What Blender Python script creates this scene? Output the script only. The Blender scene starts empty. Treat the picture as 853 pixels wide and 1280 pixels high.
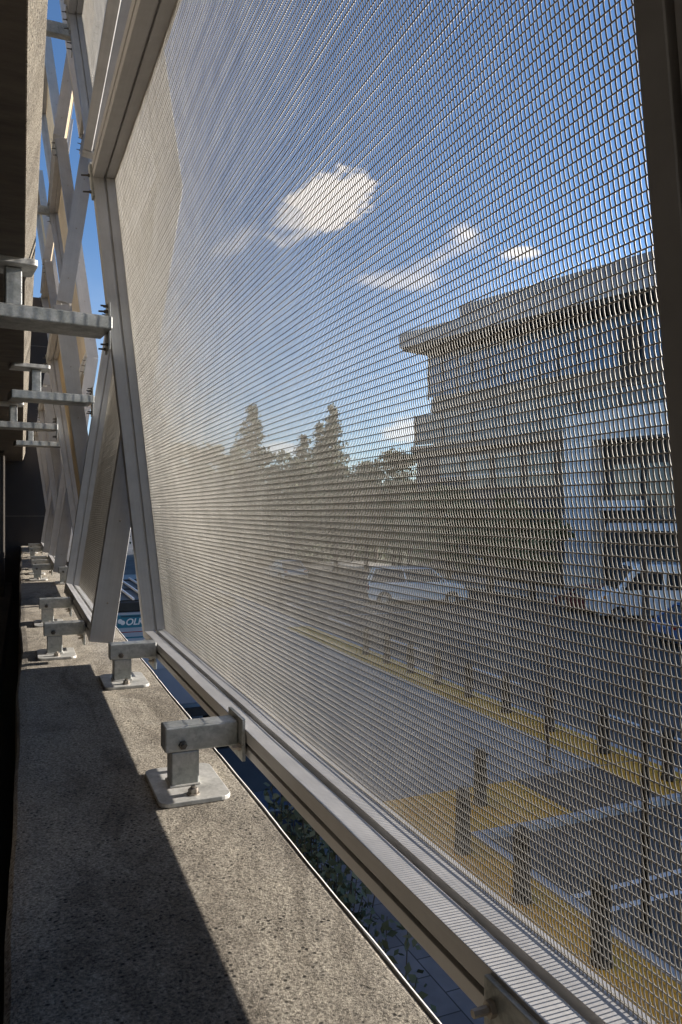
import bpy, bmesh, math, random
import numpy as np
from mathutils import Vector, Matrix
R = math.radians
random.seed(7); rng = np.random.default_rng(7)
sc = bpy.context.scene
COL = sc.collection
ELEV = 15.4
GZ = -4.8

# ------------------------------------------------------------------ camera
cam_d = bpy.data.cameras.new('camera'); cam = bpy.data.objects.new('camera', cam_d); COL.objects.link(cam)
cam_d.sensor_fit = 'VERTICAL'; cam_d.sensor_height = 36; cam_d.lens = 950/1280*36
cam_d.clip_start = 0.02; cam_d.clip_end = 4000
cam.location = (0, 0, 0); cam.rotation_euler = (R(90), 0, -math.atan((426.5-28)/950))
sc.camera = cam

# ------------------------------------------------------------------ node helpers
def nt_new(name):
    m = bpy.data.materials.new(name); m.use_nodes = True
    nt = m.node_tree; b = nt.nodes['Principled BSDF']
    return m, nt, b
def N(nt, t, **kw):
    n = nt.nodes.new(t)
    for k, v in kw.items():
        if k in n.inputs: n.inputs[k].default_value = v
        else: setattr(n, k, v)
    return n
def L(nt, a, b): nt.links.new(a, b)
def ramp(nt, fac, stops):
    r = nt.nodes.new('ShaderNodeValToRGB')
    e = r.color_ramp.elements
    while len(e) < len(stops): e.new(0.5)
    for i, (p, c) in enumerate(stops):
        e[i].position = p; e[i].color = (*c, 1)
    L(nt, fac, r.inputs[0]); return r
def coord(nt, scale=(1,1,1), rot=(0,0,0)):
    tc = nt.nodes.new('ShaderNodeTexCoord'); mp = nt.nodes.new('ShaderNodeMapping')
    mp.inputs['Scale'].default_value = scale; mp.inputs['Rotation'].default_value = rot
    L(nt, tc.outputs['Object'], mp.inputs[0]); return mp.outputs[0]
def bump(nt, b, h, strength=.3, dist=.01):
    bp = N(nt, 'ShaderNodeBump'); bp.inputs['Strength'].default_value = strength; bp.inputs['Distance'].default_value = dist
    L(nt, h, bp.inputs['Height']); L(nt, bp.outputs[0], b.inputs['Normal']); return bp
def mat(name, c1, c2=None, scale=4, rough=.7, metal=0, bmp=0, bscale=None, bd=.01, det=6, stretch=(1,1,1), rr=None):
    m, nt, b = nt_new(name)
    b.inputs['Roughness'].default_value = rough; b.inputs['Metallic'].default_value = metal
    if c2 is None: c2 = tuple(x*.85 for x in c1)
    v = coord(nt, stretch)
    n = N(nt, 'ShaderNodeTexNoise', Scale=scale, Detail=det, Roughness=.6); L(nt, v, n.inputs['Vector'])
    r = ramp(nt, n.outputs[0], [(.3, c1), (.7, c2)]); L(nt, r.outputs[0], b.inputs['Base Color'])
    if rr:
        q = ramp(nt, n.outputs[0], [(.3, (rr[0],)*3), (.7, (rr[1],)*3)]); L(nt, q.outputs[0], b.inputs['Roughness'])
    if bmp:
        n2 = N(nt, 'ShaderNodeTexNoise', Scale=bscale or scale*8, Detail=4); L(nt, v, n2.inputs['Vector'])
        bump(nt, b, n2.outputs[0], bmp, bd)
    return m

M = {}
def concrete_ledge():
    m, nt, b = nt_new('exposed_aggregate_concrete'); b.inputs['Roughness'].default_value = .92
    v = coord(nt)
    big = N(nt, 'ShaderNodeTexNoise', Scale=3.2, Detail=7, Roughness=.6); L(nt, v, big.inputs['Vector'])
    base = ramp(nt, big.outputs[0], [(.30, (.27, .24, .20)), (.45, (.40, .36, .305)), (.6, (.45, .405, .34)), (.75, (.37, .345, .305))])
    grit = N(nt, 'ShaderNodeTexNoise', Scale=190, Detail=4, Roughness=.72); L(nt, v, grit.inputs['Vector'])
    g = ramp(nt, grit.outputs[0], [(.34, (.16, .14, .12)), (.45, (.66, .64, .60)), (.58, (1.15, 1.12, 1.06)), (.68, (1.7, 1.65, 1.55))])
    mx = N(nt, 'ShaderNodeMix', data_type='RGBA', blend_type='MULTIPLY'); mx.inputs[0].default_value = 1
    L(nt, base.outputs[0], mx.inputs[6]); L(nt, g.outputs[0], mx.inputs[7])
    pn = N(nt, 'ShaderNodeTexVoronoi', Scale=70, Randomness=1); L(nt, v, pn.inputs['Vector'])
    pit = ramp(nt, pn.outputs['Distance'], [(.14, (.12, .11, .10)), (.30, (1, 1, 1))])
    pm = N(nt, 'ShaderNodeTexNoise', Scale=14, Detail=3); L(nt, v, pm.inputs['Vector'])
    pmr = ramp(nt, pm.outputs[0], [(.40, (0, 0, 0)), (.56, (1, 1, 1))])
    mx2 = N(nt, 'ShaderNodeMix', data_type='RGBA', blend_type='MULTIPLY')
    L(nt, pmr.outputs[0], mx2.inputs[0]); L(nt, mx.outputs[2], mx2.inputs[6]); L(nt, pit.outputs[0], mx2.inputs[7])
    st = N(nt, 'ShaderNodeTexNoise', Scale=1.6, Detail=8, Roughness=.7, Distortion=1.2); L(nt, coord(nt, (2.2, .8, 1)), st.inputs['Vector'])
    sr = ramp(nt, st.outputs[0], [(.36, (.58, .56, .54)), (.5, (1, 1, 1)), (.66, (1.12, 1.11, 1.08))])
    mx3 = N(nt, 'ShaderNodeMix', data_type='RGBA', blend_type='MULTIPLY'); mx3.inputs[0].default_value = 1
    L(nt, mx2.outputs[2], mx3.inputs[6]); L(nt, sr.outputs[0], mx3.inputs[7])
    ck = N(nt, 'ShaderNodeTexVoronoi', Scale=1.1, feature='DISTANCE_TO_EDGE'); L(nt, v, ck.inputs['Vector'])
    ckr = ramp(nt, ck.outputs['Distance'], [(.0, (.45, .43, .4)), (.006, (1, 1, 1))])
    mx4 = N(nt, 'ShaderNodeMix', data_type='RGBA', blend_type='MULTIPLY'); mx4.inputs[0].default_value = .0
    L(nt, mx3.outputs[2], mx4.inputs[6]); L(nt, ckr.outputs[0], mx4.inputs[7])
    L(nt, mx4.outputs[2], b.inputs['Base Color'])
    hs = N(nt, 'ShaderNodeMath', operation='ADD'); L(nt, grit.outputs[0], hs.inputs[0])
    ps = N(nt, 'ShaderNodeMath', operation='MULTIPLY'); L(nt, pit.outputs[0], ps.inputs[0]); L(nt, pmr.outputs[0], ps.inputs[1])
    ps2 = N(nt, 'ShaderNodeMath', operation='MULTIPLY'); L(nt, ps.outputs[0], ps2.inputs[0]); ps2.inputs[1].default_value = .35
    L(nt, ps2.outputs[0], hs.inputs[1])
    bump(nt, b, hs.outputs[0], 1.0, .012)
    return m
M['ledge'] = concrete_ledge()
M['concrete'] = mat('raw_concrete', (.27, .245, .21), (.34, .31, .27), 2.5, .9, bmp=.5, bscale=60, bd=.006)
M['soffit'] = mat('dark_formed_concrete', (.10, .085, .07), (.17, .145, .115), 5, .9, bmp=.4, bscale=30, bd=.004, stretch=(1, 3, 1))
M['interior'] = mat('dim_interior_concrete', (.07, .06, .05), (.10, .085, .07), 1.5, .9)  # darkened concrete, the dimness of the interior is put into the colour
def brushed(name, c1, c2, rough, metal, st=(30, .6, .6)):
    m, nt, b = nt_new(name); b.inputs['Metallic'].default_value = metal
    v = coord(nt, st)
    n = N(nt, 'ShaderNodeTexNoise', Scale=3, Detail=5, Roughness=.65); L(nt, v, n.inputs['Vector'])
    v2 = coord(nt); n2 = N(nt, 'ShaderNodeTexNoise', Scale=7, Detail=6, Roughness=.7); L(nt, v2, n2.inputs['Vector'])
    mx = N(nt, 'ShaderNodeMath', operation='MULTIPLY_ADD'); L(nt, n.outputs[0], mx.inputs[0]); mx.inputs[1].default_value = .35
    h = N(nt, 'ShaderNodeMath', operation='MULTIPLY'); L(nt, n2.outputs[0], h.inputs[0]); h.inputs[1].default_value = .65; L(nt, h.outputs[0], mx.inputs[2])
    r = ramp(nt, mx.outputs[0], [(.35, c1), (.65, c2)]); L(nt, r.outputs[0], b.inputs['Base Color'])
    q = ramp(nt, mx.outputs[0], [(.35, (rough-.07,)*3), (.65, (rough+.08,)*3)]); L(nt, q.outputs[0], b.inputs['Roughness'])
    bump(nt, b, n2.outputs[0], .08, .003)
    return m
M['alu'] = brushed('mill_aluminium', (.43, .415, .40), (.56, .545, .53), .50, .28)
def galv(name, c1, c2, rough, metal):
    m, nt, b = nt_new(name); b.inputs['Metallic'].default_value = metal
    v = coord(nt)
    a = N(nt, 'ShaderNodeTexNoise', Scale=11, Detail=7, Roughness=.7, Distortion=.6); L(nt, v, a.inputs['Vector'])
    sp = N(nt, 'ShaderNodeTexVoronoi', Scale=120); L(nt, v, sp.inputs['Vector'])
    r = ramp(nt, a.outputs[0], [(.28, tuple(x*.55 for x in c1)), (.42, c1), (.6, c2), (.75, tuple(x*1.12 for x in c2))])
    g = ramp(nt, sp.outputs['Color'], [(.2, (.90, .90, .90)), (.8, (1.06, 1.06, 1.06))])
    mx = N(nt, 'ShaderNodeMix', data_type='RGBA', blend_type='MULTIPLY'); mx.inputs[0].default_value = 1
    L(nt, r.outputs[0], mx.inputs[6]); L(nt, g.outputs[0], mx.inputs[7])
    ru = N(nt, 'ShaderNodeTexNoise', Scale=34, Detail=5, Roughness=.7); L(nt, v, ru.inputs['Vector'])
    rr = ramp(nt, ru.outputs[0], [(.66, (0, 0, 0)), (.74, (1, 1, 1))])
    mx2 = N(nt, 'ShaderNodeMix', data_type='RGBA'); L(nt, rr.outputs[0], mx2.inputs[0]); L(nt, mx.outputs[2], mx2.inputs[6]); mx2.inputs[7].default_value = (.17, .12, .08, 1)
    L(nt, mx2.outputs[2], b.inputs['Base Color'])
    q = ramp(nt, a.outputs[0], [(.3, (rough+.12,)*3), (.7, (rough-.06,)*3)]); L(nt, q.outputs[0], b.inputs['Roughness'])
    bump(nt, b, a.outputs[0], .15, .004); return m
M['galv'] = galv('galvanised_steel', (.34, .35, .33), (.48, .48, .46), .46, .5)
M['galvp'] = galv('galvanised_plate', (.48, .465, .43), (.62, .60, .56), .55, .25)
M['bolt'] = mat('zinc_bolt', (.42, .38, .33), (.30, .26, .22), 60, .45, .7)
M['darkbolt'] = mat('dark_bolt', (.10, .09, .08), (.16, .14, .12), 60, .5, .7)
def wire_mat():
    m, nt, b = nt_new('stainless_wire'); b.inputs['Metallic'].default_value = .25; b.inputs['Roughness'].default_value = .55
    v = coord(nt); n = N(nt, 'ShaderNodeTexNoise', Scale=9, Detail=4); L(nt, v, n.inputs['Vector'])
    r = ramp(nt, n.outputs[0], [(.3, (.46, .42, .355)), (.7, (.56, .52, .45))]); L(nt, r.outputs[0], b.inputs['Base Color'])
    return m
M['wire'] = wire_mat()
M['pale_edge'] = mat('pale_edge_strip', (.58, .55, .51), (.44, .41, .38), 30, .8)  # paler tone for the strip along the ledge's outer edge

# ------------------------------------------------------------------ mesh builder
class MB:
    def __init__(s): s.v = []; s.f = []; s.sm = []
    def add(s, v, f, smooth=False):
        o = len(s.v); s.v += [tuple(p) for p in v]; s.f += [tuple(i+o for i in q) for q in f]; s.sm += [smooth]*len(f); return s
    def box(s, x0, x1, y0, y1, z0, z1):
        return s.add([(x0,y0,z0),(x1,y0,z0),(x1,y1,z0),(x0,y1,z0),(x0,y0,z1),(x1,y0,z1),(x1,y1,z1),(x0,y1,z1)],
              [(0,3,2,1),(4,5,6,7),(0,1,5,4),(1,2,6,5),(2,3,7,6),(3,0,4,7)])
    def prism(s, pts, axis, a0, a1):
        # pts in the other two axes (order x,y,z without axis), extruded from a0 to a1
        n = len(pts); v = []
        for a in (a0, a1):
            for p in pts:
                q = list(p); q.insert(axis, a); v.append(q)
        f = [tuple(range(n))[::-1], tuple(range(n, 2*n))] + [(i, (i+1)%n, n+(i+1)%n, n+i) for i in range(n)]
        return s.add(v, f)
    def cyl(s, p0, p1, r0, r1=None, n=12, cap=True):
        r1 = r0 if r1 is None else r1
        p0 = Vector(p0); p1 = Vector(p1); d = (p1-p0).normalized()
        a = d.orthogonal().normalized(); b = d.cross(a)
        v = [p + (a*math.cos(2*math.pi*i/n)+b*math.sin(2*math.pi*i/n))*r for p, r in ((p0, r0), (p1, r1)) for i in range(n)]
        s.add(v, [(i, (i+1)%n, n+(i+1)%n, n+i) for i in range(n)], n > 8)
        if cap: s.add(v, [tuple(range(n))[::-1], tuple(range(n, 2*n))])
        return s
    def lathe(s, c, prof, n=16):
        v = []; 
        for r, z in prof:
            for i in range(n): v.append((c[0]+r*math.cos(2*math.pi*i/n), c[1]+r*math.sin(2*math.pi*i/n), c[2]+z))
        f = []
        for k in range(len(prof)-1):
            for i in range(n): f.append((k*n+i, k*n+(i+1)%n, (k+1)*n+(i+1)%n, (k+1)*n+i))
        s.add(v, f, True); s.add(v[-n:], [tuple(range(n))]); return s
    def mesh(s, name):
        me = bpy.data.meshes.new(name); me.from_pydata(s.v, [], s.f)
        me.polygons.foreach_set('use_smooth', s.sm)
        bm = bmesh.new(); bm.from_mesh(me); bmesh.ops.remove_doubles(bm, verts=bm.verts, dist=1e-5)
        bmesh.ops.recalc_face_normals(bm, faces=bm.faces); bm.to_mesh(me); bm.free()
        return me
    def build(s, name, m, parent=None, bevel=0, seg=2, loc=(0,0,0)):
        me = s.mesh(name); me.materials.append(m)
        o = bpy.data.objects.new(name, me); COL.objects.link(o); o.parent = parent; o.location = loc
        if bevel:
            b = o.modifiers.new('bevel', 'BEVEL'); b.width = bevel; b.segments = seg; b.limit_method = 'ANGLE'; b.angle_limit = R(40)
            b.harden_normals = False
        return o
def tag(o, label=None, cat=None, group=None, kind=None):
    if label: o['label'] = label
    if cat: o['category'] = cat
    if group: o['group'] = group
    if kind: o['kind'] = kind
    return o
def thing(name, label, cat, loc=(0,0,0), rot=(0,0,0), group=None):
    o = bpy.data.objects.new(name, None); COL.objects.link(o); o.location = loc; o.rotation_euler = rot
    o.empty_display_size = .1
    return tag(o, label, cat, group)
def kids(o): return [c for c in bpy.data.objects if c.parent == o]
def dup(o, parent=None):
    c = o.copy(); COL.objects.link(c); c.parent = parent
    for k in kids(o): dup(k, c)
    return c
def raw_mesh(name, verts, quads, m, smooth=False, parent=None):
    me = bpy.data.meshes.new(name); nv = len(verts); nf = len(quads); k = quads.shape[1]
    me.vertices.add(nv); me.vertices.foreach_set('co', np.ascontiguousarray(verts, dtype=np.float32).ravel())
    me.loops.add(nf*k); me.loops.foreach_set('vertex_index', np.ascontiguousarray(quads, dtype=np.int32).ravel())
    me.polygons.add(nf); me.polygons.foreach_set('loop_start', np.arange(0, nf*k, k, dtype=np.int32))
    me.polygons.foreach_set('use_smooth', np.full(nf, smooth)); me.update(calc_edges=True); me.materials.append(m)
    o = bpy.data.objects.new(name, me); COL.objects.link(o); o.parent = parent
    return o

# ------------------------------------------------------------------ woven wire screen
def warp(y, z, y1, amp):
    e = np.clip(np.minimum(y, y1-y)/.25, 0, 1)
    w = (.0009*np.sin(y*2.3+z*1.3)+.0003*np.sin(y*7.7-z*5.1+1))*e
    w += -.0020*np.clip(1-(y1-y)/.22, 0, 1)
    return w*amp
WV = .0010
M['backlit_tint_wire'] = mat('backlit_tint_wire', (.50, .38, .23), (.58, .45, .28), 6, .55, .2)  # same wire as the near screens, warm backlight put into its colour
def weave(y0, y1, z0, ztop0, ztop1, pc, pr, rc, rr_, ns, name, parent, amp=1.0):
    """columns woven front and back over straight rows; ztop runs from ztop0 at y0 to ztop1 at y1"""
    V = []; F = []; off = 0
    def zt(y): return ztop0+(ztop1-ztop0)*(y-y0)/(y1-y0)
    ang = np.arange(ns)*2*np.pi/ns
    ys = np.arange(y0+pc/2, y1, pc); nrow = int((max(ztop0, ztop1)-z0)/pr)
    for j, y in enumerate(ys):
        k = int((zt(y)-z0)/pr)*4
        t = np.arange(k+1); z = z0+(t//4)*pr + pr*np.array([.04, .20, .52, .90])[t % 4]
        jy = y + .0003*np.sin(z*31+j*1.7) + rng.normal(0, .00012)
        x = np.array([1.0, .05, -.5, -.75])[t % 4]*WV + warp(y, z, y1, amp)
        P = np.stack([x, jy, z], 1)
        T = np.gradient(P, axis=0); T /= np.linalg.norm(T, axis=1)[:, None]
        A = np.cross(T, np.array([0, 1., 0])); A /= np.linalg.norm(A, axis=1)[:, None]
        B = np.cross(T, A)
        ring = P[:, None, :] + rc*(.66*np.cos(ang)[None, :, None]*A[:, None, :] + 1.12*np.sin(ang)[None, :, None]*B[:, None, :])   # slightly flattened wire
        V.append(ring.reshape(-1, 3)); n = len(P)
        i = np.arange(n-1)[:, None]*ns + np.arange(ns)[None, :]; i2 = np.arange(n-1)[:, None]*ns + (np.arange(ns)+1)[None, :] % ns
        F.append((np.stack([i, i2, i2+ns, i+ns], 2).reshape(-1, 4))+off); off += n*ns
    for j in range(nrow+1):
        z = z0+(j+0.0)*pr
        lo, hi = y0, y1
        if z > min(ztop0, ztop1):
            yy = y0+(z-ztop0)/(ztop1-ztop0)*(y1-y0)
            if ztop1 > ztop0: lo = max(lo, yy)
            else: hi = min(hi, yy)
        if hi-lo < .05: continue
        n = max(3, int((hi-lo)/.045)); y = np.linspace(lo, hi, n)
        zz = z + .0006*np.sin(y*8+j) + rng.normal(0, .0004)
        # rows rest between the crimps: strong crossings on alternate rows
        P = np.stack([warp(y, z, y1, amp)+.0004*(-1)**j, y, zz], 1)
        ring = P[:, None, :] + rr_*np.stack([np.cos(ang), 0*ang, np.sin(ang)], 1)[None]
        V.append(ring.reshape(-1, 3))
        i = np.arange(n-1)[:, None]*ns + np.arange(ns)[None, :]; i2 = np.arange(n-1)[:, None]*ns + (np.arange(ns)+1)[None, :] % ns
        F.append((np.stack([i, i2, i2+ns, i+ns], 2).reshape(-1, 4))+off); off += n*ns
    return raw_mesh(name, np.concatenate(V), np.concatenate(F), M['wire'], True, parent)

# ------------------------------------------------------------------ screen panels (folded facade)
FD = .105   # frame depth towards the building
FW = .070   # frame width
def rail_profile(flip=1):
    # (x, z), z measured from the outer side of the member to the opening side
    p = [(-FD, .006), (-.066, .004), (-.060, .016), (.012, .044), (.012, .0735), (.004, .0735), (.004, .0710), (-.040, .0762), (-.040, .046),
         (-.057, .046), (-.057, .0782), (-FD, .0850), (-FD, .072), (-FD+.0015, .0715), (-FD, .046), (-FD+.022, .046), (-FD+.022, .034), (-FD, .034)]
    return p
def post_profile():
    return [(-FD, 0), (.012, 0), (.012, .0745), (.004, .0745), (.004, .066), (-.043, .066), (-.043, .054),
         (-.054, .054), (-.054, .070), (-FD, .070), (-FD, .040), (-FD+.012, .040), (-FD+.012, .031), (-FD, .031)]
def sheared(mb, prof, y0, y1, zf0, zf1, sign):
    n = len(prof); v = []
    for y, z in ((y0, zf0), (y1, zf1)):
        for (x, w) in prof: v.append((x, y, z+sign*w))
    f = [tuple(range(n))[::-1], tuple(range(n, 2*n))] + [(i, (i+1)%n, n+(i+1)%n, n+i) for i in range(n)]
    mb.add(v, f)
_bm = {}
def turned(p, axis, sgn, prof, name, m, parent, n=6):
    # one turned piece (head, nut, shank in one connected skin), copies share their mesh
    key = (axis, sgn, tuple(prof), name, m.name, n)
    if key not in _bm:
        mb = MB(); v = []
        for r, h in prof:
            for i in range(n):
                a, b = r*math.cos(2*math.pi*i/n), r*math.sin(2*math.pi*i/n)
                q = [a, b]; q.insert(axis, sgn*h); v.append(q)
        f = []
        for k in range(len(prof)-1):
            for i in range(n): f.append((k*n+i, k*n+(i+1)%n, (k+1)*n+(i+1)%n, (k+1)*n+i))
        f.append(tuple(range(n))); f.append(tuple(range((len(prof)-1)*n, len(prof)*n)))
        mb.add(v, f); me = mb.mesh(name); me.materials.append(m); _bm[key] = me
    o = bpy.data.objects.new(name, _bm[key]); COL.objects.link(o); o.parent = parent; o.location = p; return o
def bolt(parent, p, axis, sgn, r=.009, l=.03, m='darkbolt'):
    return turned(p, axis, sgn, [(r, 0), (r, .008), (r*.55, .0085), (r*.5, l)], 'bolt', M[m], parent)
def make_panel(W, H0, H1, weave_args, name='mesh_panel', screws=True, coarse=False, plate=True, fullpost=True):
    g = .0755 if fullpost else 0
    root = thing(name, 'x', 'mesh panel')
    # posts (frame members along the slope)
    r1 = MB(); sheared(r1, rail_profile(), g, W-g, 0, 0, 1); r1.build('bottom_rail', M['alu'], root, .0012 if not coarse else 0, 1)
    r2 = MB(); sheared(r2, post_profile(), g, W-g, H0, H1, -1); r2.build('top_rail', M['alu'], root, .0012 if not coarse else 0, 1)
    for y, sg, h in ((0, 1, H0), (W, -1, H1)):
        p = MB(); prof = post_profile(); hh = h-FW-.0025*0
        v = []; n = len(prof)
        for z in ((0, h) if fullpost else (.0765, h-.0715)):
            for (x, w) in prof: v.append((x, y+sg*w, z))
        f = [tuple(range(n))[::-1], tuple(range(n, 2*n))] + [(i, (i+1)%n, n+(i+1)%n, n+i) for i in range(n)]
        p.add(v, f)
        # end blocks closing the corners behind the rails
        o = p.build('post', M['alu'], root, .0012 if not coarse else 0, 1)
        if screws:
            for z in np.arange(.2, h-.1, .42): turned((-.045, y, float(z)), 1, -sg, [(.0055, 0), (.005, .003)], 'screw', M['bolt'], o, 8)
    if plate:
        # splice plates with through bolts at the fold
        for y in (.035, W-.035):
            h = H0 if y < 1 else H1
            s = MB(); s.box(-FD-.0105, -FD-.0005, y-.03, y+.03, h-.20, h-.01); pl = s.build('splice_plate', M['galv'], root, .001, 1)
            for z in (h-.17, h-.10, h-.04): bolt(pl, (-FD-.0105, y, z), 0, -1, .008, .035)
    weave(*weave_args, name='wire_screen', parent=root)
    return root
ZB, ZK = -.665, 1.70     # bottom and fold heights
def place(o, X, Y, Z, slope, label, group=None):
    o.location = (X, Y, Z); o.rotation_euler = (0, math.atan(slope), 0)
    o['label'] = label; o['category'] = 'mesh panel'
    if group: o['group'] = group
# bay A, the big panel in front of the camera
SA, SB = -.11, .149
XA0 = .60+.11*.665            # mesh plane at the bottom of an inward leaning panel
XB0 = .413
LA = math.hypot(1, SA); LB = math.hypot(1, SB)
WA = 3.53
HA0 = (1.50-ZB)*LA; HA1 = (1.705-ZB)*LA
A0 = make_panel(WA, HA0, HA1, (.06, WA-.06, .062, HA0-.062, HA1-.062, .0072, .0136, .00104, .00094, 6), plate=False, fullpost=False)
place(A0, XA0, .40, ZB, SA, 'large woven wire screen panel nearest the camera, filling most of the picture')
for s0 in (0,):
    s = MB(); y = WA-.035; h = HA1
    s.box(-FD-.0105, -FD-.0005, y-.03, y+.03, h-.16, h+.0); pl = s.build('splice_plate', M['galv'], A0, .001, 1)
    for z in (h-.13, h-.05): bolt(pl, (-FD-.0105, y, z), 0, -1, .008, .04)
# a generic bay panel, shared by the folded bays beyond
WB, HB = 2.52, 2.36*LB
B0 = make_panel(WB, HB, HB, (.06, WB-.06, .062, HB-.062, HB-.062, .0082, .0136, .00105, .00095, 4), screws=True)
place(B0, XB0, 4.0, ZB, SB, 'lower screen panel leaning outwards, next after the large one', None)
WC = 2.12
def tint_backlit(p):
    for c in kids(p):
        if c.name.startswith('wire_screen'): c.data.materials[0] = M['backlit_tint_wire']
C0 = make_panel(WC, HB, HB, (.06, WC-.06, .062, HB-.062, HB-.062, .0144, .0136, .0018, .0012, 4), screws=True, coarse=True)
tint_backlit(C0)
XAk = XA0+SA*(ZK-ZB); XBk = XB0+SB*(ZK-ZB)
GR = 'folded wire screen panels along the ledge'
bays = [('A', .40, WA), ('B', 4.0, WB), ('A', 6.60, WC), ('B', 8.80, WC), ('A', 11.0, WC), ('B', 13.2, WC), ('A', 15.4, WC)]
nth = ['nearest', 'second', 'third', 'fourth', 'fifth', 'sixth', 'seventh']
first_c = True
TH = ZK-ZB+.01
for i, (ty, y, W) in enumerate(bays):
    for tier in range(4):
        if i == 0 and tier == 0: continue
        if i == 1 and tier == 0:
            tag(B0, group=GR); continue
        if W == WA:
            continue
        if tier == 3: continue
        src = B0 if W == WB else C0
        if src is C0 and first_c: o = C0; first_c = False
        else: o = dup(src)
        up = (tier % 2 == 0)
        inward = (ty == 'A') == up
        sl = SA-.03 if inward else SB
        if ty == 'A': X = XA0 if up else XAk-.05
        else: X = XB0 if up else XBk
        lvl = ['bottom', 'second', 'third', 'top'][tier]
        place(o, X, y, ZB+tier*TH, sl, '%s tier screen panel of the %s bay from the camera, leaning %s' % (lvl, nth[i], 'inwards' if inward else 'outwards'), GR)
# upper tier of the near bay: same width as the big one, coarser weave
A1 = make_panel(WA, HB, HB, (.06, WA-.06, .062, HB-.062, HB-.062, .0144, .0136, .0018, .0012, 4), screws=False, coarse=True)
place(A1, XAk-.04, .40, ZK+.03, SB, 'outward leaning screen panel directly above the large near panel', GR)

# ------------------------------------------------------------------ foot brackets
def rounded(x0, x1, y0, y1, r, n=5):
    p = []
    for cx, cy, a in ((x1-r, y1-r, 0), (x0+r, y1-r, 90), (x0+r, y0+r, 180), (x1-r, y0+r, 270)):
        for k in range(n+1):
            t = R(a+90*k/n); p.append((cx+r*math.cos(t), cy+r*math.sin(t)))
    return p
def make_foot():
    r = thing('foot_bracket', 'x', 'bracket')          # origin: on the ledge below the end plate
    MB().prism(rounded(-.242, -.056, -.142, .142, .028), 2, .001, .013).build('base_plate', M['galvp'], r, .002)
    MB().box(-.195, -.120, -.034, .034, .0135, .106).build('stem', M['galv'], r, .004)
    w = MB(); w.box(-.200, -.115, -.038, .038, .0132, .019); w.build('weld_bead', M['galvp'], r, .003)
    MB().box(-.212, -.0125, -.036, .036, .1065, .174).build('arm', M['galv'], r, .005, 3)
    e = MB().box(-.012, -.002, -.075, .075, .072, .186).build('end_plate', M['galv'], r, .0015)
    for y in (-.057, .057): bolt(e, (-.012, y, .108), 0, -1, .011, .024, 'bolt')
    for y in (-.098, .098):
        ab = turned((-.150, y, .013), 2, 1, [(.0125, .0035), (.0135, .005), (.0135, .014), (.012, .0155), (.006, .016), (.006, .023)], 'anchor_bolt', M['bolt'], r)
        turned((0, 0, 0), 2, 1, [(.017, 0), (.017, .0034)], 'washer', M['bolt'], ab, 16)
    turned((-.165, -.036, .125), 1, -1, [(.012, 0), (.011, .009), (.006, .0095), (.006, .017)], 'cross_bolt', M['darkbolt'], r)
    return r
F0 = make_foot()
def XinA(z): return XA0+SA*(z-ZB)-FD
def XinB(z): return XB0+SB*(z-ZB)-FD
feet = [(.655, 'A', 'foot bracket at the bottom edge of the picture, only its end plate showing'),
        (2.08, 'A', 'nearest foot bracket in full view, its plate bolted to the sunlit ledge'),
        (3.46, 'A', 'galvanised foot bracket under the far end of the large panel, second one back'),
        (4.25, 'B', 'foot bracket standing mid ledge under the near corner of the second panel'),
        (5.45, 'B', 'foot bracket half hidden behind the one at the near corner of the second panel'),
        (6.75, 'A', 'foot bracket under the near end of the third bay'), (8.5, 'A', 'foot bracket under the far end of the third bay'),
        (9.05, 'B', 'foot bracket under the near corner of the fourth bay'), (9.9, 'B', 'foot bracket under the middle of the fourth bay'),
        (10.7, 'B', 'foot bracket under the far end of the fourth bay'), (11.3, 'A', 'foot bracket under the near end of the fifth bay'),
        (13.5, 'B', 'foot bracket under the near corner of the sixth bay, far down the ledge'), (15.0, 'B', 'foot bracket under the far end of the sixth bay, farthest on the ledge')]
for i, (y, t, lb) in enumerate(feet):
    o = F0 if i == 0 else dup(F0)
    z = -.62; x = (XinA(z) if t == 'A' else XinB(z))
    if i == 1:
        # the nearest bracket carries a wider end plate
        for c in kids(prev):
            if c.name.startswith('end_plate'):
                c.location.y += .105; c.location.z -= .034; bolt(c, (-.012, .054, .155), 0, -1, .011, .030, 'bolt')
    prev = o
    o.location = (x-.001, y, -.75); tag(o, lb, 'bracket', 'foot brackets bolted to the ledge')

# ------------------------------------------------------------------ horizontal struts
def make_strut():
    r = thing('strut_bracket', 'x', 'strut')           # origin at the frame end, extends towards -x
    MB().box(-.62, -.0105, -.12, .12, 0, .064).build('beam', M['galv'], r, .008, 3)
    MB().box(-.475, -.405, -.10, -.03, .0645, .232).build('hanger', M['galv'], r, .006, 3)
    MB().prism(rounded(-.62, -.345, -.16, .04, .02), 2, .233, .262).build('top_plate', M['galvp'], r, .003)
    e = MB().box(-.010, -.0005, -.075, .075, -.085, .140).build('end_plate', M['galv'], r, .0015); e.rotation_euler = (0, 0, R(-7.5))
    for z in (-.060, .098, .125): bolt(e, (-.010, -.055, z), 0, -1, .009, .034); bolt(e, (-.010, .055, z), 0, -1, .009, .034)
    return r
S0 = make_strut()
struts = [(3.84, 'A', 'nearest horizontal strut, reaching the far post of the large panel'),
          (6.42, 'B', 'second horizontal strut, just below the nearest one in view'),
          (8.62, 'A', 'third horizontal strut from the camera'), (10.8, 'B', 'fourth horizontal strut from the camera')]
for i, (y, t, lb) in enumerate(struts):
    o = S0 if i == 0 else dup(S0)
    z = .86; x = (XinA(z)-.03*(0 if i == 0 else 1)*(z-ZB) if t == 'A' else XinB(z))
    o.location = (x-.012, y, z); o.rotation_euler = (0, 0, R(7.5)); tag(o, lb, 'strut', 'horizontal struts tying the screens to the slab')
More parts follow.
